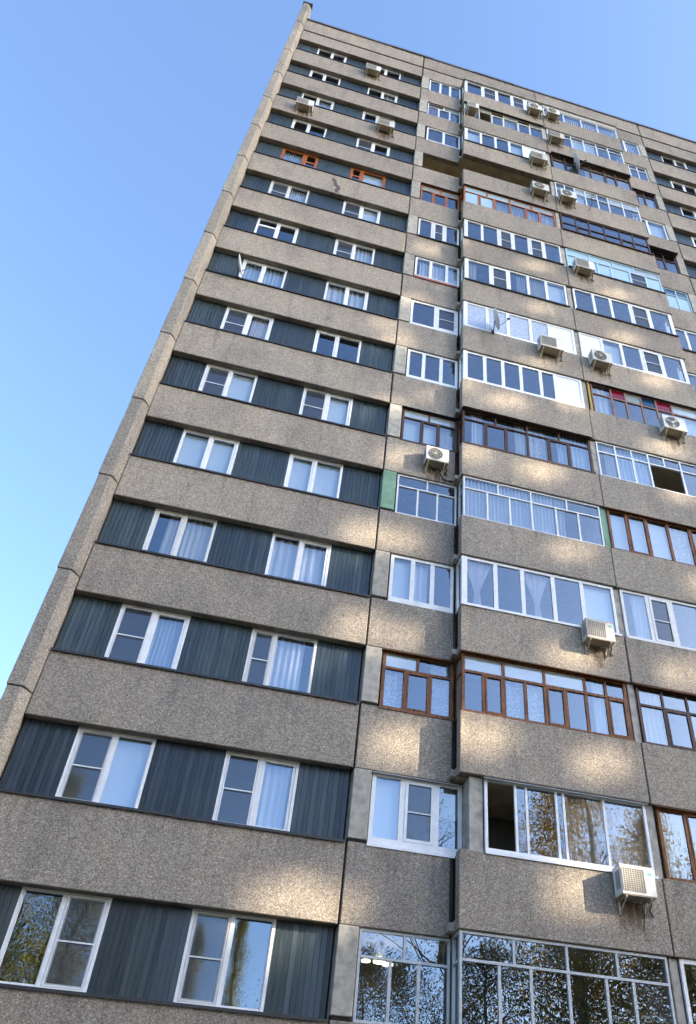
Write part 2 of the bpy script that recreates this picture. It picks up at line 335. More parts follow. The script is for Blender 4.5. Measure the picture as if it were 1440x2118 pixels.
# corner pilasters in storey-high blocks
def pilaster(xs, mirror):
    zc = [0]+[z-1.0 for z in ZS]+[45.0+G, 47.95+G]
    for i in range(len(zc)-1):
        z0, z1 = zc[i], zc[i+1]-.018; t = .022
        def px(x): return (2*mirror-x) if mirror is not None else x
        A = [(-6.70, .02), (-6.705, -.225), (-6.40, -.225), (-6.345, -.17), (-6.245, .02)]
        b = MB(); n = len(A); lo = [(x, y, z0) for x, y in A]; hi = [(x+(t if x < -6.6 else -t)*(y < 0), y+t*.7*(y < 0), z1) for x, y in A]
        if mirror is not None:
            lo = [(px(x), y, z) for x, y, z in lo][::-1]; hi = [(px(x), y, z) for x, y, z in hi][::-1]
        b.v = lo+hi; b.f = [tuple(reversed(range(n))), tuple(range(n, 2*n))]+[(j, (j+1) % n, n+(j+1) % n, n+j) for j in range(n)]; b.m = [0]*len(b.f)
        mk('corner_pilaster', b, PEB2, root, bevel=.012)
    b = MB(); xa, xb_ = sorted((-6.73 if mirror is None else 2*mirror+6.73, -6.22 if mirror is None else 2*mirror+6.22)); b.box(xa, xb_, -.25, .05, 47.96+G, 48.02+G); mk('pilaster_cap', b, COPE, root)
    b = MB(); b.box(xa+.03, xb_-.03, .03, .4, 45.7+G, 47.9+G); mk('pilaster_back', b, PEB2, root)
pilaster(-6.7, None); pilaster(-6.7, 6.14)

# concrete piers beside the balconies and posts between them
for k in range(NF):
    m = GREENP if k == 4 else CONC
    b = MB(); b.box(.01, .375, -.004, .2, ZS[k]+.055, zb(k)-.004); mk('concrete_pier', b, m, root, bevel=.012)
    b = MB(); b.box(11.86, XP-.01, -.004, .2, ZS[k]+.055, zb(k)-.004); mk('concrete_pier', b, CONC, root, bevel=.012)
    for xa, xb_ in ((.03, .36), (11.88, XP-.03)):
        b = MB(); b.box(xa, xb_, .03, .19, ZS[k]-.008, ZS[k]+.05); mk('pier_gap', b, SOFF, root)
    b = MB(); b.box(XBM-.085, XBM+.085, YB+.09, -.21, ZS[k]-.008, zbb(k)-.004); mk('divider_post', b, m, root, bevel=.01)
b = MB(); b.box(2.27, 2.56, -.36, .2, ZS[1]-.008, zbb(1)-.004); mk('corner_post', b, CONC, root, bevel=.012)

# dark drip flashings under the window rows
for k in range(NF):
    for x0, x1 in ((XL, -.02), (XP+.02, 18.5)):
        b = MB(); xm = x0+random.uniform(1.5, 4.5)
        for xa, xb_ in ((x0, xm), (xm+.004, x1)):
            z = ZS[k]+jit(.006); b.box(xa, xb_, -.035, .207, z-.028, z-.012); b.box(xa, xb_, -.045+jit(.003), -.036, z-.06, z-.012)
        mk('drip_flashing', b, FLASH, root)

# ------------------------------------------------------------------ curtains and blinds
def curtain_mesh(x0, x1, y, z0, z1, style):
    b = MB(); w = x1-x0; h = z1-z0; ph = random.uniform(0, 6)
    folds = {'c': w/.13, 'h': w/.10, 'v': w/.105, 't': w/.075, 'l': w/.2, 'd': w/.2, 'e': w/.085}.get(style, w/.13)
    nx = max(8, int(folds*6)); nz = 14 if style == 't' else 3
    amp = {'c': .028, 'h': .032, 'v': .045, 't': .02, 'l': .015}.get(style, .03)
    for j in range(nz+1):
        t = j/nz; z = z0+h*t
        if style == 't':
            q = abs(t-.36); wf = .17+.83*min(1, max(0, (t-.36)/.64))**1.15 if t > .36 else .17+.17*min(1, (.36-t)/.36)
        elif style == 'h': wf = 1-.08*(1-t)
        else: wf = 1
        for i in range(nx+1):
            u = i/nx; a = ph+2*math.pi*folds*u+.5*math.sin(3.1*u+ph)
            yy = y+amp*math.sin(a)+.012*math.sin(2.3*a+t*2)
            xx = (x0+x1)/2+(u-.5)*w*wf if style == 't' else x0+u*w*wf
            b.v.append((xx, yy, z))
    for j in range(nz):
        for i in range(nx):
            p = j*(nx+1)+i; b.f.append((p, p+1, p+nx+2, p+nx+1)); b.m.append(0)
    return b
CRND = random.Random(21); SHEERS = [SHEER, SHEER, cloth('warm_white', (.74, .7, .62)), cloth('blue_white', (.62, .7, .8)), cloth('thin_net', (.6, .61, .63), .5), cloth('cream_net', (.66, .6, .5))]
used = set()
def uniq(label):
    assert label not in used, label
    if len(label.replace('-', ' ').split()) > 16: print('LONG', label)
    used.add(label); return label
def curtain(x0, x1, y, z0, z1, style, m, label, group='curtains behind the windows'):
    if m is SHEER: m = CRND.choice(SHEERS)
    if style == 'c':
        g_ = CRND.choice((0, 0, .06, .14, .22))*(x1-x0); x0, x1 = (x0+g_, x1) if CRND.random() < .5 else (x0, x1-g_)
        z1 -= CRND.choice((0, .03, .06)); style = CRND.choice('cccde')
    return tag(mk('curtain', curtain_mesh(x0, x1, y, z0, z1, style), m, smooth=True), uniq(shorten(label)), 'curtain', group)
def blind(x0, x1, y, z0, z1, m, label, vertical=False):
    b = MB()
    if vertical:
        n = int((x1-x0)/.105)
        for i in range(n):
            x = x0+(x1-x0)*i/n; b.hexa([(x, y, z0), (x+.075, y+.035, z0), (x+.075, y+.037, z0), (x, y+.002, z0), (x, y, z1), (x+.075, y+.035, z1), (x+.075, y+.037, z1), (x, y+.002, z1)])
        b.box(x0, x1, y-.01, y+.05, z1+.002, z1+.03)
    else:
        b.box(x0, x1, y, y+.004, z0, z1-.04); b.box(x0, x1, y-.006, y+.01, z0-.025, z0-.001); b.tube([(x0, y+.02, z1-.02), (x1, y+.02, z1-.02)], .02)
    return tag(mk('window_blind', b, m), uniq(shorten(label)), 'blind', 'blinds behind the windows')

# ------------------------------------------------------------------ flat two-sash windows in the cladding rows
def pane(x0, x1, y, z0, z1, m, parent, name='glass_pane'):
    b = MB(); dx, dz = random.uniform(-.004, .004), random.uniform(-.004, .004)
    b.face([(x0, y+dx, z0), (x1, y-dx, z0), (x1, y-dx+dz, z1), (x0, y+dx+dz, z1)]); return mk(name, b, m, parent)
def screen(x0, x1, y, z0, z1, parent):
    b = MB(); w = .022; b.mi = 1
    b.box(x0, x1, y, y+.012, z0, z0+w); b.box(x0, x1, y, y+.012, z1-w, z1); b.box(x0, x0+w, y, y+.012, z0+w, z1-w); b.box(x1-w, x1, y, y+.012, z0+w, z1-w)
    zm = (z0+z1)/2-.02; b.box(x0+w, x1-w, y-.002, y+.01, zm-.011, zm+.011); b.mi = 0
    b.face([(x0+w, y+.006, z0+w), (x1-w, y+.006, z0+w), (x1-w, y+.006, zm-.011), (x0+w, y+.006, zm-.011)])
    b.face([(x0+w, y+.006, zm+.011), (x1-w, y+.006, zm+.011), (x1-w, y+.006, z1-w), (x0+w, y+.006, z1-w)])
    return mk('insect_screen', b, [SCREEN, PVC], parent)
def rectframe(b, x0, x1, y0, y1, z0, z1, w, wb=None):
    wb = wb or w
    b.box(x0, x0+w, y0, y1, z0+wb, z1-w); b.box(x1-w, x1, y0, y1, z0+wb, z1-w); b.box(x0, x1, y0, y1, z0, z0+wb); b.box(x0, x1, y0, y1, z1-w, z1)
def window(x0, xm, x1, k, codes, where, fm=PVC, vents=None):
    y = .208; z0, z1 = ZS[k]-.005, zb(k)+.03; fwid = .055
    b = MB(); rectframe(b, x0, x1, y, y+.07, z0, z1, fwid)
    b.box(xm-.035, xm+.035, y, y+.07, z0+fwid, z1-fwid)
    panes = []
    for i, (a, c) in enumerate(((x0+fwid, xm-.035), (xm+.035, x1-fwid))):
        sw = .05 if (codes[i] != 'f' and i == (k+int(x0)) % 2 or fm is OWOOD) else .012
        rectframe(b, a+.004, c-.004, y+.012, y+.062, z0+fwid+.004, z1-fwid-.004, sw)
        zz0, zz1 = z0+fwid+sw+.004, z1-fwid-sw-.004
        aa, cc = a+sw+.004, c-sw-.004
        if vents and vents[i]:
            zv = zz0+(zz1-zz0)*vents[i]; b.box(aa, cc, y+.008, y+.062, zv-.045, zv+.045); panes += [(i, aa, cc, zz0, zv-.045), (i, aa, cc, zv+.045, zz1)]
        else: panes.append((i, aa, cc, zz0, zz1))
    b.box(x0-.01, x1+.01, y-.05, y+.005, z0-.012, z0+.012)           # sill lip
    w = mk('window', b, fm, root)
    for i, a, c, q0, q1 in panes: pane(a, c, y+.045, q0, q1, GLASS, w)
    for i, (a, c) in enumerate(((x0+fwid, xm-.035), (xm+.035, x1-fwid))):
        if codes[i] == 's': screen(a+.012, c-.012, y+.0, z0+fwid+.012, z1-fwid-.012, w)
    # furnishings
    A = (x0+.05, x1-.05); full = codes.replace('s', 'c') 
    def sash(i): return 'left' if i == 0 else 'right'
    for code, m, nm in (('c', SHEER, 'white net curtain'), ('k', GREY, 'grey drape'), ('p', PINK, 'pale pink curtain')):
        idx = [i for i, q in enumerate(codes) if q == code]
        if len(idx) == 2: curtain(A[0], A[1], y+.16, z0-.3, z1+.0, 'c', m, f'{nm} across both panes of {where}')
        elif idx: i = idx[0]; curtain(*((A[0], xm+.02) if i == 0 else (xm-.02, A[1])), y+.16, z0-.3, z1, 'c', m, f'{nm} behind the {sash(i)} pane of {where}')
    idx = [i for i, q in enumerate(codes) if q == 'b']
    for i in idx: blind(*((A[0], xm-.01) if i == 0 else (xm+.01, A[1])), y+.12, z0+.02, z1-.05, BLIND, f'pale roller blind behind the {sash(i)} pane of {where}')
    return w
def boards(x0, x1, k):
    b = MB(); n = max(2, round((x1-x0)/.098)); p = (x1-x0)/n; z0, z1 = ZS[k]-.008, zb(k)+.03
    b.box(x0, x1, .24, .257, z0, z1)
    for i in range(n):
        y = .213+jit(.006); tw = .007+jit(.006)
        xa, xb_ = x0+i*p+.004, x0+(i+1)*p-.004
        b.hexa([(xa, y+tw, z0), (xb_, y-tw, z0), (xb_, .24, z0), (xa, .24, z0), (xa, y+tw, z1), (xb_, y-tw, z1), (xb_, .24, z1), (xa, .24, z1)])
    return mk('cladding_panel', b, CLAD, root)
# left section: codes for the two sashes of window one and window two, from the bottom row up
LW = ['gs|sg', 'sb|sc', 'sc|sc', 'cc|cc', 'bb|bb', 'sb|sb', 'sp|gg', 'cc|cc', 'gg|sc', 'sc|sb', 'cg|gb', 'gg|sg', 'gc|gg', 'gg|gc', 'gg|gg']
for k in range(NF):
    a, c = LW[k].split('|'); fm = PVC; v1 = v2 = None
    if k == 10: fm = OWOOD; v1 = (0, .58); v2 = (.58, 0)
    if k == 8: v1 = (.72, 0)
    x1m = -4.36 if k == 10 else -4.56; x2m = -2.02 if k == 10 else (-1.97 if k == 2 else -1.79)
    rn = rowname(k)
    window(-5.27, x1m, -3.83, k, a, f'left window of left wing, {rn}', fm, v1)
    window(-2.49, x2m, -1.05, k, c, f'right window of left wing, {rn}', fm, v2)
    boards(XL+.002, -5.275, k); boards(-3.825, -2.495, k); boards(-1.045, -.035, k)
    rc = random.choice(['gg', 'gc', 'gg', 'cg']) if k >= 7 else 'gg'
    window(13.28, 14.03, 14.72, k, rc, f'window at far right edge, {rn}')
    window(16.06, 16.80, 17.5, k, 'gg', '')
    boards(XP+.035, 13.275, k); boards(14.725, 16.055, k); boards(17.505, 18.49, k)

# ------------------------------------------------------------------ balcony glazing
STY = {  # frame material, outer width, bottom width, mullion width, sash material
    'pvc': (PVC, .07, .075, .105), 'pvcb': (PVC, .08, .15, .11), 'thin': (ALU, .045, .045, .055), 'thinw': (PVC, .045, .05, .05), 'wood': (WOOD, .07, .06, .075), 'dwood': (DWOOD, .065, .055, .06),
    'owood': (OWOOD, .06, .06, .07), 'blue': (BLUEF, .045, .05, .055), 'alu': (PVC, .06, .09, .05)}
PANE = {'m': MILK, 'f': FILM, 'x': PALEB, 'r': REDG, 'q': BLUG, 'w': GRNG}
COLN = {'A': 'narrow flush balcony', 'B': 'left projecting balcony', 'C': 'right projecting balcony', 'D': 'far right balcony'}
PN = ['first', 'second', 'third', 'fourth', 'fifth', 'sixth', 'seventh', 'eighth']
def furnish(col, k, xs, codes, y, z0, z1, bare=False):
    i = 0; where = f'of {COLN[col]}, {rowname(k)}'
    while i < len(codes):
        j = i; q = codes[i]
        while j+1 < len(codes) and codes[j+1] == q and q in 'cvlb': j += 1
        pn = PN[i]+' pane' if i == j else f'{PN[i]}-{PN[j]} panes'
        a, c = xs[i]+.03, xs[j+1]-.03; yy = y+.14+.02*(i % 2)
        if q == 'c': curtain(a, c, yy, z0-.2, z1-.02, 'c', SHEER, f'white net curtain behind {pn} {where}')
        elif q == 'l': curtain(a, c, yy, z0-.1, z1-.02, 'l', LACE, f'white lace curtain behind {pn} {where}')
        elif q == 'T': curtain(a, c, yy, z0-.2, z1-.02, 'c', TAN, f'tan striped drape behind {pn} {where}')
        elif q == 'D': curtain(a, c, yy, z0-.2, z1-.02, 'c', DRED, f'dusky pink drape behind {pn} {where}')
        elif q == 'k': curtain(a, c, yy, z0-.2, z1-.02, 'c', GREY, f'grey drape behind {pn} {where}')
        elif q == 'h': curtain(a, a+(c-a)*.5, yy, z0-.2, z1-.02, 'h', SHEER, f'gathered white curtain at left of {pn} {where}')
        elif q == 'H': curtain(a+(c-a)*.45, c, yy, z0-.2, z1-.02, 'h', SHEER, f'gathered white curtain at right of {pn} {where}')
        elif q == 'v': curtain(a, c, yy, z0-.1, z1-.02, 'v', SHEER, f'deeply pleated white curtain behind {pn} {where}')
        elif q == 't': curtain(a+.02, c-.02, yy, z0+.0, z1-.03, 't', PINK, f'pink curtain tied mid-height in {pn} {where}', 'tied pink curtains')
        elif q == 'b': blind(a, c, yy, z0+.03, z1-.06, BLIND, f'pale blind fully down behind {pn} {where}')
        elif q == 'B': blind(a, c, yy, z0+(z1-z0)*.55, z1-.06, plainGR, f'half lowered greenish blind behind {pn} {where}')
        elif q == 'V': blind(a, c, yy, z0+.03, z1-.06, VBL, f'white vertical slat blind in {pn} {where}', True)
        i = j+1
plainGR = cloth('green_grey_blind', (.5, .55, .42), .3)

def glazing(k, A, B, left=True):
    """one apartment's glazing. A: narrow flush part, B: part on the projecting slab. each dict(x,c,st,[tr,ux,uc])"""
    fr = [MB(), []]; b = fr[0]; mats = []
    def mi(m):
        if m not in mats: mats.append(m)
        return mats.index(m)
    P = []; S = []
    zt_ = zbb(k)-.003; ztB = zt_-(.34 if k == 14 and not left else 0)
    def flat(D, y, z0, z1):
        st = STY[D['st']]; m, ow, bw, mw = st; b.mi = mi(m); xs = D['x']; d = .06
        x0, x1 = xs[0], xs[-1]
        b.box(x0, x1, y, y+d, z0, z0+bw); b.box(x0, x1, y, y+d, z1-ow, z1)
        b.box(x0, x0+ow, y, y+d, z0+bw, z1-ow); b.box(x1-ow, x1, y, y+d, z0+bw, z1-ow)
        tr = D.get('tr'); zm = z0+bw+(z1-ow-z0-bw)*tr if tr else None
        lo1 = zm-mw*.4 if tr else z1-ow
        for x in xs[1:-1]: b.box(x-mw/2, x+mw/2, y+.004, y+d-.004, z0+bw, lo1)
        ux = D.get('ux', xs)
        if tr:
            b.box(x0+ow, x1-ow, y-.004, y+d-.006, zm-mw*.4, zm+mw*.4)
            for x in ux[1:-1]: b.box(x-mw*.42, x+mw*.42, y+.004, y+d-.004, zm+mw*.4, z1-ow)
        for i, q in enumerate(D['c']):
            a = xs[i]+(ow if i == 0 else mw/2); c = xs[i+1]-(ow if i == len(xs)-2 else mw/2)
            q0, q1 = z0+bw, lo1
            if q in 'oO' : 
                continue
            if q == 'P': P.append((a+.002, c-.002, y+.02, q0+.002, q1-.002, 'P')); continue
            sd = D.get('sash', {}).get(i)
            if sd or (D['st'] in ('pvc', 'pvcb') and q in 's') or (D['st'] in ('wood', 'owood', 'dwood') and i % 3 == 1):
                sw = .034; b.mi = mi(sd or m); rectframe(b, a+.003, c-.003, y-.006, y+.05, q0+.003, q1-.003, sw); b.mi = mi(m)
                a, c, q0, q1 = a+sw+.003, c-sw-.003, q0+sw+.003, q1-sw-.003
            P.append((a, c, y+.03, q0, q1, q))
            if q == 's': S.append((a, c, y-.004, q0, q1))
        if tr:
            uc = D.get('uc', 'g'*(len(ux)-1))
            for i, q in enumerate(uc):
                a = ux[i]+(ow if i == 0 else mw*.42); c = ux[i+1]-(ow if i == len(ux)-2 else mw*.42)
                if q != 'o': P.append((a, c, y+.03, zm+mw*.4, z1-ow, q))
        if D.get('hood'):
            b.mi = mi(D['hood']); h = D.get('hd', .1)
            b.hexa([(x0-.03, y-h, z1-.05), (x1+.03, y-h, z1-.05), (x1+.03, y-.01, z1-.02), (x0-.03, y-.01, z1-.02), (x0-.03, y-h, z1-.04), (x1+.03, y-h, z1-.04), (x1+.03, y-.01, z1-.0), (x0-.03, y-.01, z1-.0)])
        if D.get('sill'):
            b.mi = mi(D['sill']); b.box(x0-.02, x1+.02, y-D.get('sd', .10), y-.002, z0-.014, z0+.006); b.box(x0-.02, x1+.02, y-D.get('sd', .10)-.008, y-D.get('sd', .10), z0-.05, z0+.006)
        return
    ya, yb = .045, YB+.055
    zA0, zB0 = ZS[k]-.002, ZS[k]-.002
    if A.get('board'): zA0 += .2
    flat(A, ya, zA0, zb(k)-.003 if not A.get('full') else zt_)
    flat(B, yb, zB0, ztB)
    D = B; m, ow, bw, mw = STY[D['st']]; b.mi = mi(m)
    ret = None
    if not A.get('noret'):
        x = (B['x'][0] if left else B['x'][-1]); xe = x+.055 if left else x-.055; xa, xb_ = min(x, xe), max(x, xe)
        y0, y1 = yb+.062, ya-.002; z0, z1 = zB0, zt_; pw = .09 if D['st'].startswith('pvc') else .05
        b.box(xa, xb_, y0, y1, z0, z0+bw); b.box(xa, xb_, y0, y1, z1-ow, z1); b.box(xa, xb_, y1-pw, y1, z0+bw, z1-ow); b.box(xa, xb_, y0, y0+.02, z0+bw, z1-ow)
        if D.get('tr'):
            zm = z0+bw+(z1-ow-z0-bw)*D['tr']; b.box(xa+.004, xb_-.004, y0+.02, y1-pw, zm-mw*.4, zm+mw*.4)
            ret = [(y0+.02, y1-pw, z0+bw, zm-mw*.4), (y0+.02, y1-pw, zm+mw*.4, z1-ow)]
        else: ret = [(y0+.02, y1-pw, z0+bw, z1-ow)]
        if D['st'].startswith('pvc'):  # broad white corner casing
            xw = .14; b.box(x, x+xw, yb-.012, yb-.002, z0+.0, z1) if left else b.box(x-xw, x, yb-.012, yb-.002, z0, z1)
    if A.get('board'):
        b.mi = mi(REDB); b.hexa([(.40, -.05, ZS[k]-.03), (2.0, -.05, ZS[k]-.03), (2.0, .03, ZS[k]-.03), (.40, .03, ZS[k]-.03), (.40, .02, zA0-.005), (2.0, .02, zA0-.005), (2.0, .04, zA0-.005), (.40, .04, zA0-.005)])
    g = mk('balcony_glazing', b, mats, root)
    for a, c, y, q0, q1, q in P:
        if q == 'P': bb = MB(); bb.box(a, c, y, y+.03, q0, q1); mk('infill_panel', bb, PANEL, g)
        else: pane(a, c, y, q0, q1, PANE.get(q, GLASS), g)
    for a, c, y, q0, q1 in S: screen(a, c, y, q0, q1, g)
    if ret:
        xm = (xa+xb_)/2
        for y0, y1, q0, q1 in ret:
            bb = MB(); bb.face([(xm, y1, q0), (xm, y0, q0), (xm, y0, q1), (xm, y1, q1)] if left else [(xm, y0, q0), (xm, y1, q0), (xm, y1, q1), (xm, y0, q1)]); mk('glass_pane', bb, MILK if D['st'] == 'wood' else GLASS, g)
    furnish('A' if left else 'D', k, A['x'], A['c'].replace('s', 'g'), ya, zA0, zb(k))
    furnish('B' if left else 'C', k, B['x'], B['c'].replace('s', 'g'), yb, zB0, ztB)
    return g
d = dict
LEFT = {
 14: (d(x=[.42, .99, 1.5, 2.04], c='ggg', st='pvc'), d(x=[2.12, 3.04, 3.83, 4.59, 5.33, 6.08], c='gsgss', st='pvc')),
 13: (d(x=[.42, .96, 1.54, 2.04], c='Dgk', st='thinw', tr=.74, ux=[.42, 1.22, 2.04], uc='gm', sash={1: PVC}, hood=OWOOD, hd=.05), d(x=[2.1, 2.85, 3.45, 4.09, 4.78, 5.43, 6.1], c='gogcgg', st='mixw', tr=.74, uc='mmomgm', sash={2: PVC, 4: PVC}, hood=BLACK, hd=.12)),
 12: (d(x=[.47, 1.27, 2.05], c='gg', st='pvcb'), d(x=[2.12, 2.9, 3.6, 4.27, 4.96, 6.06], c='bggbP', st='pvc', sill=BLACK)),
 10: (d(x=[.42, .94, 1.51, 2.05], c='ggg', st='owood', tr=.68, ux=[.42, 1.25, 2.05], uc='mm', hood=DWOOD), d(x=[2.1, 2.74, 3.41, 4.08, 4.75, 5.38, 6.05], c='xxccll', st='owood', tr=.68, ux=[2.1, 3.1, 4.08, 5.06, 6.05], uc='xxmm', hood=BLACK, hd=.08)),
 9: (d(x=[.43, .99, 1.5, 2.05], c='gsg', st='pvc', sill=BLACK), d(x=[2.12, 2.84, 3.5, 4.11, 4.75, 5.38, 6.08], c='ggsgsg', st='pvc', sill=BLACK)),
 8: (d(x=[.43, 1.01, 1.61, 2.08], c='ccb', st='pvc', board=1), d(x=[2.14, 3.12, 3.82, 4.56, 5.27, 6.06], c='hsHcb', st='pvc', sill=BLACK)),
 7: (d(x=[.40, 1.27, 2.05], c='gs', st='pvcb'), d(x=[2.1, 2.94, 3.68, 4.49, 5.18, 6.1], c='ffffP', st='pvcb')),
 6: (d(x=[.42, .95, 1.52, 2.06], c='ggg', st='pvcb'), d(x=[2.1, 2.81, 3.41, 4.01, 4.68, 5.18, 6.1], c='gggggP', st='pvcb')),
 5: (d(x=[.41, .99, 1.52, 2.06], c='bbl', st='dwood', tr=.74, ux=[.41, 1.22, 2.06], uc='mm', hood=BLACK, sill=DWOOD, sd=.05), d(x=[2.09, 2.77, 3.43, 4.08, 4.72, 5.38, 6.08], c='HgHlcc', st='dwood', tr=.74, ux=[2.09, 3.1, 4.08, 5.08, 6.08], hood=DWOOD, hd=.15, sill=DWOOD, sd=.06)),
 4: (d(x=[.42, 1.0, 1.54, 2.07], c='ggg', st='thinw', tr=.72, ux=[.42, 1.25, 2.07]), d(x=[2.12, 2.79, 3.42, 4.04, 4.74, 5.39, 6.07], c='vvvvhg', st='thinw', tr=.72, ux=[2.12, 3.1, 4.04, 5.08, 6.07])),
 3: (d(x=[.42, .98, 1.48, 2.02], c='bcg', st='pvcb'), d(x=[2.08, 2.95, 3.65, 4.46, 5.23, 6.1], c='tgtgb', st='pvc', sill=PVC, sd=.07)),
 2: (d(x=[.42, .95, 1.52, 2.05], c='lgl', st='wood', tr=.72, ux=[.42, 1.22, 2.05], uc='mg', hood=WOOD, sill=WOOD, sd=.06), d(x=[2.1, 2.6, 3.07, 3.57, 4.04, 4.53, 5.02, 5.53, 6.05], c='ggllggHg', st='wood', tr=.7, ux=[2.1, 3.07, 4.04, 5.02, 5.53, 6.05], uc='mmmgg', hood=WOOD, hd=.12, sill=WOOD, sd=.05)),
 1: (d(x=[.40, 1.03, 1.73, 2.26], c='bsB', st='pvcb', noret=1, full=0, hood=ALU, sill=PVC, sd=.06), d(x=[2.58, 3.23, 3.46, 4.1, 4.26, 5.14, 6.08], c='ogggTT', st='alu', hood=ALU, sill=PVC, sd=.07)),
 0: (d(x=[.40, .98, 1.49, 2.05], c='ggg', st='thin', tr=.7, ux=[.40, 1.22, 2.05]), d(x=[2.08, 2.8, 3.38, 4.08, 4.8, 5.32, 6.05], c='gggggg', st='thin', tr=.7, ux=[2.08, 3.08, 4.08, 5.05, 6.05])),
}
RIGHT = {
 14: (d(x=[10.42, 10.72, 11.02, 11.84], c='gVV', st='pvc'), d(x=[6.3, 7.4, 8.36, 9.26, 10.35], c='gVVV', st='thinw')),
 13: (d(x=[10.42, 10.87, 11.33, 11.84], c='ggg', st='thinw', tr=.7), d(x=[6.32, 7.0, 7.58, 8.23, 8.9, 9.53, 10.3], c='ggbbgg', st='thinw', tr=.72)),
 12: (d(x=[10.42, 10.8, 11.25, 11.84], c='ccc', st='dwood', tr=.7, hood=BLACK), d(x=[6.33, 7.0, 7.63, 8.25, 8.96, 9.55, 10.3], c='cgcccc', st='dwood', tr=.64, uc='oooooo', hood=BLACK, hd=.16)),
 11: (d(x=[10.42, 10.94, 11.84], c='gb', st='pvc'), d(x=[6.3, 6.75, 7.21, 7.71, 8.29, 8.81, 9.51, 10.3], c='ggbgggg', st='thinw', tr=.62, uc='ggmmgmm')),
 10: (d(x=[10.42, 10.8, 11.25, 11.84], c='ggg', st='dwood', tr=.66, hood=BLACK, hd=.25), d(x=[6.31, 6.99, 7.59, 8.27, 8.97, 9.59, 10.3], c='gggggg', st='dwood', tr=.5, sill=DWOOD, sd=.12)),
 9: (d(x=[10.42, 10.74, 11.3, 11.84], c='xxx', st='blue', tr=.7), d(x=[6.3, 7.04, 7.6, 8.17, 8.97, 9.69, 10.33], c='xxxxsx', st='blue', tr=.7, ux=[6.3, 7.3, 8.3, 9.2, 10.33], uc='xxxm', sill=BLACK)),
 8: (d(x=[10.42, 11.18, 11.84], c='gg', st='pvc', sill=BLACK), d(x=[6.33, 7.13, 7.83, 8.61, 9.39, 10.33], c='gggsg', st='pvc', sill=BLACK)),
 7: (d(x=[10.42, 11.1, 11.84], c='gg', st='pvc'), d(x=[6.29, 7.13, 7.87, 8.62, 9.4, 10.3], c='Pbgsg', st='pvcb')),
 6: (d(x=[10.42, 10.8, 11.3, 11.84], c='ggg', st='wood', tr=.7), d(x=[6.42, 7.12, 7.62, 8.18, 8.72, 9.28, 10.3], c='cggggb', st='cream', tr=.66, uc='grwqrm', hood=BLACK, hd=.1)),
 5: (d(x=[10.42, 11.1, 11.84], c='gg', st='thin', tr=.7), d(x=[6.28, 6.89, 7.43, 7.97, 9.05, 9.65, 10.3], c='HccOgg', st='thinw', tr=.72, ux=[6.28, 6.89, 7.43, 7.97, 8.5, 9.05, 9.65, 10.3])),
 4: (d(x=[10.42, 11.1, 11.84], c='gg', st='wood'), d(x=[6.28, 6.85, 7.46, 8.11, 8.79, 9.45, 10.3], c='bbblgg', st='wood', hood=WOOD)),
 3: (d(x=[10.42, 11.1, 11.84], c='gg', st='pvc'), d(x=[6.29, 7.03, 7.69, 8.5, 9.3, 10.3], c='Hsggg', st='pvc', sill=PVC, sd=.06)),
 2: (d(x=[10.42, 11.1, 11.84], c='gg', st='wood'), d(x=[6.3, 6.95, 7.58, 8.2, 8.9, 9.6, 10.3], c='cggggg', st='dwood', tr=.68, hood=WOOD)),
 1: (d(x=[10.42, 11.1, 11.84], c='gg', st='pvc'), d(x=[6.33, 6.97, 7.6, 8.3, 9.0, 9.7, 10.3], c='cTgggg', st='wood', hood=WOOD)),
 0: (d(x=[10.42, 11.1, 11.84], c='gg', st='pvc'), d(x=[6.31, 7.1, 7.9, 8.7, 9.5, 10.3], c='ggggg', st='pvc')),
}
STY['cream'] = (plain('worn_red_brown_frame', (.26, .13, .085), .6, .35, 5), .05, .05, .065); STY['mixw'] = (CREAM, .045, .045, .05)
for k, (A, B) in LEFT.items(): glazing(k, A, B, True)
for k, (A, B) in RIGHT.items(): glazing(k, A, B, False)
b = MB(); b.box(6.31, 6.38, YB+.05, YB+.1, ZS[6]+.0, zbb(6)-.01); mk('yellow_side_board', b, YELL, root)
# long stepped crack patch on the eleventh spandrel of the left wing
b = MB(); zc0 = 29.42+G; cxs = -3.14
pts = [(0, .98), (.1, 1.06), (.2, .9), (.24, .66), (.36, .56), (.42, .36), (.34, .16), (.4, .02), (.24, 0), (.2, .2), (.26, .38), (.14, .5), (.1, .74)]
b.face([(cxs+p[0], -.0085, zc0+p[1]) for p in pts]); b.face([(cxs+p[0], -.004, zc0+p[1]) for p in pts][::-1])
mk('repair_patch', b, plain('old_repair', (.09, .08, .075), .9, .3, 8), root)

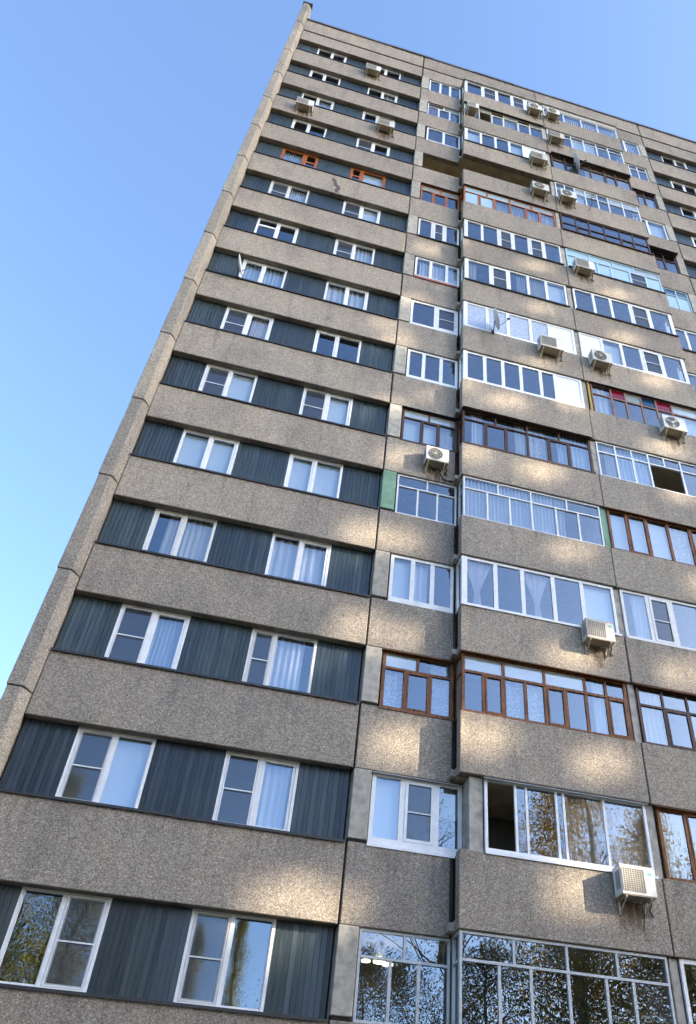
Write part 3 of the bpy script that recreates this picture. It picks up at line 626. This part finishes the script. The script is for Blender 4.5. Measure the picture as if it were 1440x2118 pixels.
# ------------------------------------------------------------------ air conditioners
def ac_unit(x, yw, z, w, h, dep, style, label):
    """x,z: lower left corner of the casing; yw: wall face"""
    yf = yw-dep-.06; yb = yw-.06
    t = thing('air_conditioner', (x+w/2, yw, z), uniq(label), 'air conditioner', 'outdoor air conditioner units')
    b = MB(); b.box(x, x+w, yf, yb, z, z+h); b.mi = 1
    for i in range(5): b.box(x-.004, x-.0005, yf+.06+i*.035, yf+.075+i*.035, z+.1, z+h-.06)
    b.mi = 0; b.box(x-.006, x+w+.006, yf-.006, yb+.006, z+h+.001, z+h+.02)
    mk('casing', b, [ACW, ACD], t, bevel=.01)
    b = MB(); b.box(x+.01, x+w-.01, yf+.01, yb-.01, z-.02, z-.001)
    for i in range(3): b.box(x+.1+i*(w-.2)/2-.02, x+.1+i*(w-.2)/2+.02, yf+.05, yb-.05, z-.026, z-.0205)
    mk('base_pan', b, ACB, t)
    fc = x+w*.40; zc_ = z+h*.5; R = min(h*.43, w*.33)
    b = MB()
    if style in ('round', 'fan'):
        n = 28
        b.mi = 1; b.v += [(fc+R*math.cos(2*math.pi*i/n), yf-.004, zc_+R*math.sin(2*math.pi*i/n)) for i in range(n)]; b.f.append(tuple(range(n))); b.m.append(1)
        b.mi = 0
        for rr in ([R, R*.72, R*.45] if style == 'round' else [R]):
            ring = [(fc+rr*math.cos(2*math.pi*i/n), yf-.012, zc_+rr*math.sin(2*math.pi*i/n)) for i in range(n)]; b.tube(ring+[ring[0], ring[1]], .008, 5)
        for i in range(10 if style == 'round' else 0):
            a = math.pi*i/5; b.tube([(fc+.05*math.cos(a), yf-.012, zc_+.05*math.sin(a)), (fc+R*math.cos(a), yf-.012, zc_+R*math.sin(a))], .005, 4)
        b.tube([(fc, yf-.004, zc_), (fc, yf-.02, zc_)], .05, 10)
        gm = [ACG if style == 'round' else ACW, ACD]
        mk('fan_grille', b, gm, t)
        if style == 'fan':
            b = MB()
            for i in range(3):
                a = 2*math.pi*i/3+.4; c_, s_ = math.cos(a), math.sin(a); c2, s2 = math.cos(a+.55), math.sin(a+.55)
                b.hexa([(fc+.04*c_, yf-.01, zc_+.04*s_), (fc+R*.9*c_, yf-.006, zc_+R*.9*s_), (fc+R*.9*c2, yf-.014, zc_+R*.9*s2), (fc+.04*c2, yf-.016, zc_+.04*s2),
                        (fc+.04*c_, yf-.013, zc_+.04*s_), (fc+R*.9*c_, yf-.009, zc_+R*.9*s_), (fc+R*.9*c2, yf-.017, zc_+R*.9*s2), (fc+.04*c2, yf-.019, zc_+.04*s2)])
            mk('fan_blade', b, ACG, t)
    else:
        x0, x1, z0, z1 = x+.03, x+w*.68, z+.05, z+h-.04; b.mi = 1; b.face([(x0, yf-.003, z0), (x1, yf-.003, z0), (x1, yf-.003, z1), (x0, yf-.003, z1)]); b.mi = 0
        n = 9
        for i in range(n+1): xx = x0+(x1-x0)*i/n; b.box(xx-.006, xx+.006, yf-.014, yf-.004, z0, z1)
        for i in range(12): zz = z0+(z1-z0)*i/11; b.box(x0, x1, yf-.011, yf-.005, zz-.005, zz+.005)
        mk('fan_grille', b, [ACG, plain('grille_back', (.2, .18, .15), .7) if style == 'square' else ACD], t)
    if style == 'square' or 'badge' in label:
        b = MB(); n = 16; bx, bz, ra, rb = x+w*.86, z+h*.8, .055, .022
        b.v += [(bx+ra*math.cos(2*math.pi*i/n), yf-.006, bz+rb*math.sin(2*math.pi*i/n)) for i in range(n)]+[(bx+ra*math.cos(2*math.pi*i/n), yf-.001, bz+rb*math.sin(2*math.pi*i/n)) for i in range(n)]
        b.f.append(tuple(range(n))); b.m.append(0)
        for i in range(n): b.f.append((i, i+n, (i+1) % n+n, (i+1) % n)); b.m.append(0)
        mk('badge', b, LOGO, t)
    for xx in (x+w*.12, x+w*.85):
        b = MB(); b.box(xx-.018, xx+.018, yf+.02, yw-.002, z-.038, z-.003); b.box(xx-.018, xx+.018, yw-.03, yw-.002, z-.26, z-.04)
        b.hexa([(xx-.014, yf+.03, z-.052), (xx+.014, yf+.03, z-.052), (xx+.014, yw-.035, z-.25), (xx-.014, yw-.035, z-.25), (xx-.014, yf+.03, z-.04), (xx+.014, yf+.03, z-.04), (xx+.014, yw-.035, z-.222), (xx-.014, yw-.035, z-.222)])
        mk('bracket', b, STEEL, t)
    b = MB(); x1 = x+w-.04
    b.tube([(x1, yb-.06, z+.06), (x1+.06, yb-.03, z-.02), (x1+.04, yw-.03, z-.14), (x1+.1, yw-.022, z-.2+jit(.05))], .018, 6)
    b.tube([(x1-.1, yb-.1, z-.002), (x1-.12, yb-.08, z-.12), (x1-.14, yw-.02, z-.3-random.random()*.25)], .009, 5)
    if style == 'round' and yw == 0:
        for q in range(3): b.tube([(x1-.2, yb-.05, z-.1-.02*q), (x1-.05+.03*q, yw-.05, z-.34-.03*q), (x1+.2, yw-.03, z-.4+.03*q), (x1+.33, yw-.03, z-.3-.02*q)], .012, 5)
    mk('hose', b, BLACK, t)
    return t
ACS = [(-2.82, 0, 41.5, .72, .5, .3, 'grille', 'air conditioner under right window of left wing, top row'),
 (-5.33, 0, 35.45, .72, .5, .3, 'grille', 'air conditioner over left window of left wing, third row from top'),
 (-1.80, 0, 35.75, .74, .52, .3, 'grille', 'air conditioner over right window of left wing, third row from top'),
 (5.30, YB, 41.65, .72, .5, .3, 'round', 'left of two air conditioners side by side near the roof'),
 (6.30, YB, 41.8, .66, .5, .3, 'round', 'right of two air conditioners side by side near the roof'),
 (2.16, YB+.05, 39.6, .55, .5, .3, 'grille', 'small grey-green cooling unit at balcony corner, second row from top'),
 (6.22, YB, 39.0, .74, .5, .3, 'grille', 'air conditioner by dividing joint, second row from top'),
 (5.12, YB, 36.02, .77, .52, .3, 'grille', 'air conditioner below white infill panel, third row from top'),
 (5.0, YB, 33.02, .74, .52, .3, 'round', 'left of two air conditioners beside the open balcony'),
 (6.28, YB, 33.1, .72, .52, .3, 'round', 'right of two air conditioners beside the open balcony'),
 (6.42, YB, 27.55, .76, .54, .3, 'grille', 'air conditioner in front of pale blue balcony glazing'),
 (4.62, YB, 21.83, .80, .54, .3, 'grille', 'air conditioner under white panel at right of floral film panes'),
 (6.44, YB, 21.80, .70, .52, .3, 'round', 'air conditioner with round ribbed grille under right balcony white panel'),
 (8.54, YB, 19.20, .78, .56, .3, 'fan', 'air conditioner with open fan below red and blue panes'),
 (1.08, 0, 15.86, .64, .48, .28, 'round', 'white air conditioner alone on the narrow flush wall'),
 (5.03, YB, 10.71, .70, .50, .29, 'grille', 'air conditioner with green badge below the tied pink curtains'),
 (5.10, YB, 5.09, .70, .50, .32, 'square', 'lowest air conditioner with square lattice grille and green oval badge')]
for a in ACS: ac_unit(a[0], a[1], a[2]+G, *a[3:])

RUST = None
def rust_mat():
    m, n, out = mat('rust_run'); dd = N(n, 'ShaderNodeBsdfDiffuse'); dd.inputs[0].default_value = (.12, .07, .035, 1); tr = N(n, 'ShaderNodeBsdfTransparent'); mx = N(n, 'ShaderNodeMixShader')
    t = N(n, 'ShaderNodeTexNoise'); t.inputs['Scale'].default_value = 1; t.inputs['Detail'].default_value = 6; n.links.new(coords(n, (9, 9, 1.6)), t.inputs['Vector'])
    ob = N(n, 'ShaderNodeTexCoord').outputs['Generated']; sx = N(n, 'ShaderNodeSeparateXYZ'); n.links.new(ob, sx.inputs[0])
    w_ = N(n, 'ShaderNodeMath', operation='PINGPONG'); n.links.new(sx.outputs['X'], w_.inputs[0]); w_.inputs[1].default_value = .5
    pr = N(n, 'ShaderNodeMath', operation='MULTIPLY'); n.links.new(w_.outputs[0], pr.inputs[0]); n.links.new(sx.outputs['Z'], pr.inputs[1])
    ad = N(n, 'ShaderNodeMath', operation='MULTIPLY_ADD'); n.links.new(pr.outputs[0], ad.inputs[0]); ad.inputs[1].default_value = .9; n.links.new(t.outputs[0], ad.inputs[2])
    r = ramp(n, [(.52, (0, 0, 0)), (.95, (.75, .75, .75))]); n.links.new(ad.outputs[0], r.inputs[0]); n.links.new(r.outputs[0], mx.inputs[0])
    n.links.new(tr.outputs[0], mx.inputs[1]); n.links.new(dd.outputs[0], mx.inputs[2]); n.links.new(mx.outputs[0], out.inputs[0]); return m
RUST = rust_mat()
for x, y, z, w, h, dp, st, lb in ACS:
    ln = random.uniform(.5, .75); b = MB(); zt__ = z+G-.02; b.face([(x-.05, y-.008, zt__-ln), (x+w+.05, y-.008, zt__-ln), (x+w+.05, y-.008, zt__), (x-.05, y-.008, zt__)]); mk('rust_stain', b, RUST, root)
# ------------------------------------------------------------------ satellite dishes and aerial
def dish(x, yw, z, R, tilt, yawd, label, arm=.3):
    t = thing('satellite_dish', (x, yw, z-.25), uniq(label), 'satellite dish', 'satellite dishes on the facade')
    b = MB(); n, rr = 24, 5; R3 = Matrix.Rotation(math.radians(yawd), 3, 'Z') @ Matrix.Rotation(math.radians(tilt), 3, 'X')
    c = Vector((x, yw-arm, z)); b.v.append(tuple(c+R3 @ Vector((0, .07, 0))))
    for j in range(1, rr+1):
        q = R*j/rr
        for i in range(n):
            a = 2*math.pi*i/n; b.v.append(tuple(c+R3 @ Vector((q*math.cos(a)*.93, .07*(1-(j/rr)**2), q*math.sin(a)))))
    for i in range(n): b.f.append((0, 1+i, 1+(i+1) % n)); b.m.append(0)
    for j in range(rr-1):
        for i in range(n): b.f.append((1+j*n+i, 1+(j+1)*n+i, 1+(j+1)*n+(i+1) % n, 1+j*n+(i+1) % n)); b.m.append(0)
    o = mk('reflector', b, DISHW, t, smooth=True); s = o.modifiers.new('thickness', 'SOLIDIFY'); s.thickness = .01
    b = MB(); p = c+R3 @ Vector((0, .09, -R*.2)); b.tube([(x-.03, yw-.004, z-.3), (x-.03, yw-.12, z-.3), tuple(p)], .016, 6); b.box(x-.08, x+.02, yw-.016, yw-.002, z-.38, z-.22); mk('wall_mount', b, BLACK, t)
    b = MB(); q0 = c+R3 @ Vector((0, .0, -R)); q1 = c+R3 @ Vector((0, -.42, -.12)); b.tube([tuple(q0), tuple(q1)], .009, 6); b.tube([tuple(q1), tuple(q1+R3 @ Vector((0, .1, .02)))], .03, 8); mk('feed_arm', b, BLACK, t)
dish(-5.22, 0, 22.62+G, .36, -12, 74, 'white satellite dish edge-on beside left window, eighth row up', .3)
dish(3.12, YB, 22.62+G, .38, -14, 70, 'white satellite dish in front of floral film panes', .34)
dish(7.42, YB, 37.1+G, .42, -14, 66, 'white satellite dish before brown glazing near the upper right', .28)
t = thing('tv_antenna', (7.7, YB, 33.0+G), uniq('thin black forked aerial on upper right balcony front'), 'antenna')
b = MB(); z = 33.1+G; b.tube([(7.7, YB-.003, z), (7.7, YB-.35, z+.03), (7.7, YB-.37, z+.5)], .014, 6); mk('mast', b, BLACK, t)
b = MB()
for i in range(4): b.tube([(7.45+.04*i, YB-.37-.07*i, z+.35), (7.95-.04*i, YB-.37-.07*i, z+.42)], .008, 5)
b.tube([(7.7, YB-.37, z+.385), (7.7, YB-.62, z+.385)], .009, 5); mk('receiving_rod', b, BLACK, t)

# lit ceiling lamp in the lowest narrow balcony
t = thing('ceiling_lamp', (.95, .8, zbb(0)), uniq('glowing cluster of round ceiling lights behind the lowest narrow balcony glass'), 'ceiling lamp')
LAMP = emit('lamp_glow', (1.0, .85, .6), 1.6)
for i, (dx, dy, dz, r) in enumerate(((0, 0, 0, .11), (-.22, .12, .02, .08), (.19, .14, .01, .1), (-.05, -.2, .0, .08))):
    b = MB(); z = zbb(0)-.36+dz
    b.tube([(.95+dx, .8+dy, z), (.95+dx, .8+dy, z+.025)], r, 20); mk('lamp_disc', b, LAMP, t)
b = MB(); b.tube([(.95, .8, zbb(0)-.004), (.95, .8, zbb(0)-.31)], .05, 16, .14); mk('lamp_base', b, PVC, t)

# ------------------------------------------------------------------ ground and what faces the building
def noise_ground():
    m, n, out = mat('lawn_and_earth'); b_ = N(n, 'ShaderNodeBsdfPrincipled'); b_.inputs['Roughness'].default_value = .95
    t = N(n, 'ShaderNodeTexNoise'); t.inputs['Scale'].default_value = .35; t.inputs['Detail'].default_value = 10; n.links.new(coords(n), t.inputs['Vector'])
    r = ramp(n, [(.35, (.03, .04, .015)), (.5, (.05, .05, .025)), (.65, (.11, .08, .035))]); n.links.new(t.outputs[0], r.inputs[0]); n.links.new(r.outputs[0], b_.inputs['Base Color']); n.links.new(b_.outputs[0], out.inputs[0]); return m
b = MB(); b.face([(-600, -600, 0), (600, -600, 0), (600, 600, 0), (-600, 600, 0)]); struct(mk('ground', b, noise_ground(), origin=(0, 0, 0)))
b = MB(); b.box(-60, 60, -12.5, -8, .004, .12); struct(mk('pavement', b, plain('paving', (.16, .155, .145), .9, .15, 3)))
b = MB(); b.box(-150, 150, -19.5, -12.51, .0, .03); struct(mk('road', b, plain('asphalt', (.055, .055, .057), .9, .2, 4)))

LEAFS = [leaf_mat('birch_leaves_gold', ((.42, .24, .05), (.68, .42, .09), (.32, .26, .06))), leaf_mat('poplar_leaves', ((.12, .16, .04), (.38, .32, .07), (.62, .42, .08))), leaf_mat('dark_leaves', ((.05, .08, .025), (.13, .13, .04), (.38, .24, .06))), leaf_mat('maple_leaves', ((.06, .09, .03), (.24, .2, .06), (.6, .36, .08)))]
def tree_meshes(h, kind, seed):
    rnd = random.Random(seed); tb = MB(); lb = MB()
    pts = [(0, 0, 0)]; 
    for i in range(1, 9): pts.append((rnd.uniform(-.12, .12)*i*.5, rnd.uniform(-.12, .12)*i*.5, h*.95*i/8))
    tb.tube(pts, h*.014+.05, 8, .02)
    wid = {'poplar': .13, 'birch': .22, 'broad': .3, 'bare': .26, 'maple': .3}[kind]*h; base = {'poplar': .12, 'birch': .25, 'broad': .2, 'bare': .2, 'maple': .16}[kind]*h
    nb = {'poplar': 46, 'birch': 34, 'broad': 38, 'bare': 60, 'maple': 44}[kind]
    for i in range(nb):
        t = (i+rnd.random())/nb; z = base+(h*.96-base)*t*.95; a = rnd.uniform(0, 2*math.pi)
        env = math.sin(math.pi*min(1, .12+.88*t)**.75)**.8 if kind != 'poplar' else (1-t)**.5*min(1, t*5+.4)
        L = wid*max(.12, env)*rnd.uniform(.7, 1.15); rise = {'poplar': 1.3, 'birch': .5, 'broad': .4, 'bare': .7, 'maple': .4}[kind]
        p0 = Vector((0, 0, z)); d_ = Vector((math.cos(a), math.sin(a), rise)).normalized()
        p1 = p0+d_*L*.55; p2 = p0+d_*L+Vector((0, 0, -.25*L if kind == 'birch' else .05*L))
        tb.tube([p0, p1, p2], .05*(1-t)+.018, 5, .008)
        for j in range({'poplar': 850, 'bare': 30, 'maple': 700}.get(kind, 1100)):
            s = rnd.random()**.6; c = p0+(p1-p0)*min(1, s*2) if s < .5 else p1+(p2-p1)*(s*2-1)
            sp = .22*L+.25; c = c+Vector((rnd.gauss(0, sp), rnd.gauss(0, sp), rnd.gauss(0, sp)-(abs(rnd.gauss(0, .6)) if kind == 'birch' else 0)))
            q = rnd.uniform(.03, .062); n_ = Vector((rnd.gauss(0, 1), rnd.gauss(0, 1), rnd.gauss(0, 1))).normalized(); u = n_.orthogonal().normalized()*q; v = n_.cross(u).normalized()*q*.7
            lb.face([c-u, c+v, c+u, c-v])
    return tb, lb
KINDS = {}
for nm, h, kind, seed, lm, bk in (('birch_tree', 19, 'birch', 3, LEAFS[0], BIRCHB), ('poplar_tree', 23, 'poplar', 5, LEAFS[1], BARK), ('broadleaf_tree', 15, 'broad', 8, LEAFS[2], BARK), ('bare_tree', 23, 'bare', 11, LEAFS[2], BARK), ('maple_tree', 14, 'maple', 17, LEAFS[3], BARK)):
    KINDS[nm] = (h, tree_meshes(h, kind, seed), lm, bk)
TR = [('poplar_tree', -9.3, -28, .93, 'farthest left'), ('poplar_tree', -7.4, -30, .86, 'second from the left'), ('poplar_tree', -.9, -30, .66, 'third from the left'), ('poplar_tree', 1.3, -29, .68, 'fourth from the left'),
 ('broadleaf_tree', 6.5, -25, .88, 'front row, leftmost'), ('maple_tree', 11.3, -24.5, 1.0, 'front row, left'), ('maple_tree', 15.8, -24, 1.08, 'front row, middle'), ('maple_tree', 20.5, -25.5, 1.05, 'front row, right'),
 ('birch_tree', 17.6, -28, 1.36, 'left of the birch pair'), ('birch_tree', 22.6, -28.5, 1.27, 'right of the birch pair'), ('birch_tree', -16, -29, 1.0, 'standing apart at far left'), ('bare_tree', 10.6, -28, 1.0, 'nearly leafless'), ('poplar_tree', 29, -31, 1.0, 'farthest right')]
BELT = [-46, -39, -32, -25, -18.5, -12.5, 47, 52, 57, 62, 68, 74]
for i, x in enumerate(BELT): TR.append(('broadleaf_tree', x+(i*37 % 5)*.5-1, -36-(i*53 % 5)*.8, (1.28 if -20 < x < 25 else 1.85)+.035*(i % 4), 'back row, %s from left' % (ORD[1:]+['last'])[i] if i else 'back row, leftmost'))
for i, x in enumerate((9, 15.5, 21, 27)): TR.append(('broadleaf_tree', x, -41-(i % 2), .74, 'distant right group, %s' % ('leftmost', 'second', 'third', 'last')[i]))
for i, (x, y) in enumerate(((-21, -17), (-27, -11), (-34, -20))): TR.append(('broadleaf_tree', x, y, 1.45+.1*i, 'near side, %s' % ('right', 'middle', 'left')[i]))
for i, x in enumerate((-6, .5, 5)): TR.append(('broadleaf_tree', x, -39-i, .72, 'low in back row, %s' % ('left', 'middle', 'right')[i]))
src = {}
for i, (nm, x, y, s, where) in enumerate(TR):
    h, (tb, lb), lm, bk = KINDS[nm]
    look = {'birch_tree': 'golden autumn birch', 'poplar_tree': 'tall narrow yellowing poplar', 'broadleaf_tree': 'dark green broadleaf tree', 'bare_tree': 'tall bare branching tree', 'maple_tree': 'thinning olive and gold maple'}[nm]
    if nm not in src:
        r = thing(nm, (0, 0, 0), '', 'tree', 'trees across the road from the tower'); src[nm] = r
        mk('trunk', tb, bk, r, origin=(0, 0, 0)); mk('crown', lb, lm, r, origin=(0, 0, 0))
    else:
        r = src[nm].copy(); C.objects.link(r)
        for ch in list(src[nm].children): c = ch.copy(); C.objects.link(c); c.parent = r
    r.location = (x, y, 0); nar = .55 if nm == 'poplar_tree' and s < .7 else 1; r.scale = (s*nar, s*nar, s); r.rotation_euler = (0, 0, i*1.7)
    r['label'] = uniq(f'{look} across the road, {where}')

# added unseen screen: shades this facade, its holes placed to cast the sun patches
DT = 45.0; ox, oz = SUN.x/-SUN.y*DT, SUN.z/-SUN.y*DT
SPOTS = [(-1.0, 4.45, 1.5, .9, 0), (-.1, 4.4, .8, .7, 0), (4.45, 5.2, 1.5, 1.1, 1), (.85, 7.66, 1.3, 1.1, 0), (2.55, 7.9, 1.1, .9, 1), (5.1, 7.75, 1.3, .8, 1), (-.25, 10.35, 1.2, .9, 0), (.7, 10.2, 1.0, .9, 0), (4.8, 10.35, 1.6, .8, 1), (7.5, 10.4, 1.0, 1.0, 1),
 (-.4, 13.05, 1.1, .9, 0), (.5, 13.0, 1.0, .9, 0), (5.0, 13.55, 1.2, .8, 1), (9.0, 13.4, 1.3, .9, 1), (.4, 16.0, 1.1, .9, 0), (2.3, 16.35, .8, .9, 1), (4.4, 16.3, 1.4, .9, 1), (8.8, 16.7, 1.3, .8, 1), (1.3, 18.95, .8, .7, 0), (3.4, 18.95, 1.5, .8, 1), (8.6, 18.6, 1.5, .8, 1), (5.6, 19.6, 1.0, .6, 1),
 (0, 21.2, .9, 1.1, 0), (4.6, 21.3, 1.3, .6, 1), (8.9, 22.0, 1.3, .8, 1), (-.1, 18.0, .9, 1.0, 0), (.4, 23.7, .9, .8, 0), (4.8, 24.5, 1.3, .6, 1), (8.1, 24.1, 1.4, .7, 1), (.85, 27.2, 1.2, .9, 0), (4.9, 27.3, 1.5, .6, 1), (8.1, 26.9, 1.2, .7, 1), (12.0, 21.0, .9, .8, 0), (-.6, 3.95, .9, .7, 0), (-.55, 9.6, .9, .7, 0), (-.6, 12.3, .8, .6, 0), (-.5, 21.9, .8, .6, 0), (11.9, 18.3, .9, .8, 0)]
holes = []
for x, z, w, h, bay in SPOTS:
    y = YB if bay else 0; t_ = DT+y
    hx, hz = x+SUN.x/-SUN.y*t_, z+G+SUN.z/-SUN.y*t_; holes.append((hx-w*.37, hx+w*.37, hz-h*.38, hz+h*.38))
tx0, tx1, tz1 = 62., 95., 84.
xs = sorted(set([tx0, tx1]+[round(q, 3) for hh in holes for q in hh[:2]])); zs_ = sorted(set([0, tz1]+[round(q, 3) for hh in holes for q in hh[2:]]))
b = MB(); vid = {}
def vi(x, z):
    if (x, z) not in vid: vid[(x, z)] = len(b.v); b.v.append((x, -DT, z))
    return vid[(x, z)]
for i in range(len(xs)-1):
    for j in range(len(zs_)-1):
        mx_, mz_ = (xs[i]+xs[i+1])/2, (zs_[j]+zs_[j+1])/2
        if any(h0 < mx_ < h1 and g0 < mz_ < g1 for h0, h1, g0, g1 in holes): continue
        b.f.append((vi(xs[i], zs_[j]), vi(xs[i+1], zs_[j]), vi(xs[i+1], zs_[j+1]), vi(xs[i], zs_[j+1]))); b.m.append(0)
o = mk('sun_patch_screen', b, CONC); s_ = o.modifiers.new('thickness', 'SOLIDIFY'); s_.thickness = .06
tag(o, uniq('added unseen concrete screen across the street, holes placed for the sun patches'), 'building')
for o in SC.objects:
    if 'w' in o: del o['w']
SC.cycles.max_bounces = 8; SC.cycles.transparent_max_bounces = 12; SC.cycles.use_denoising = True
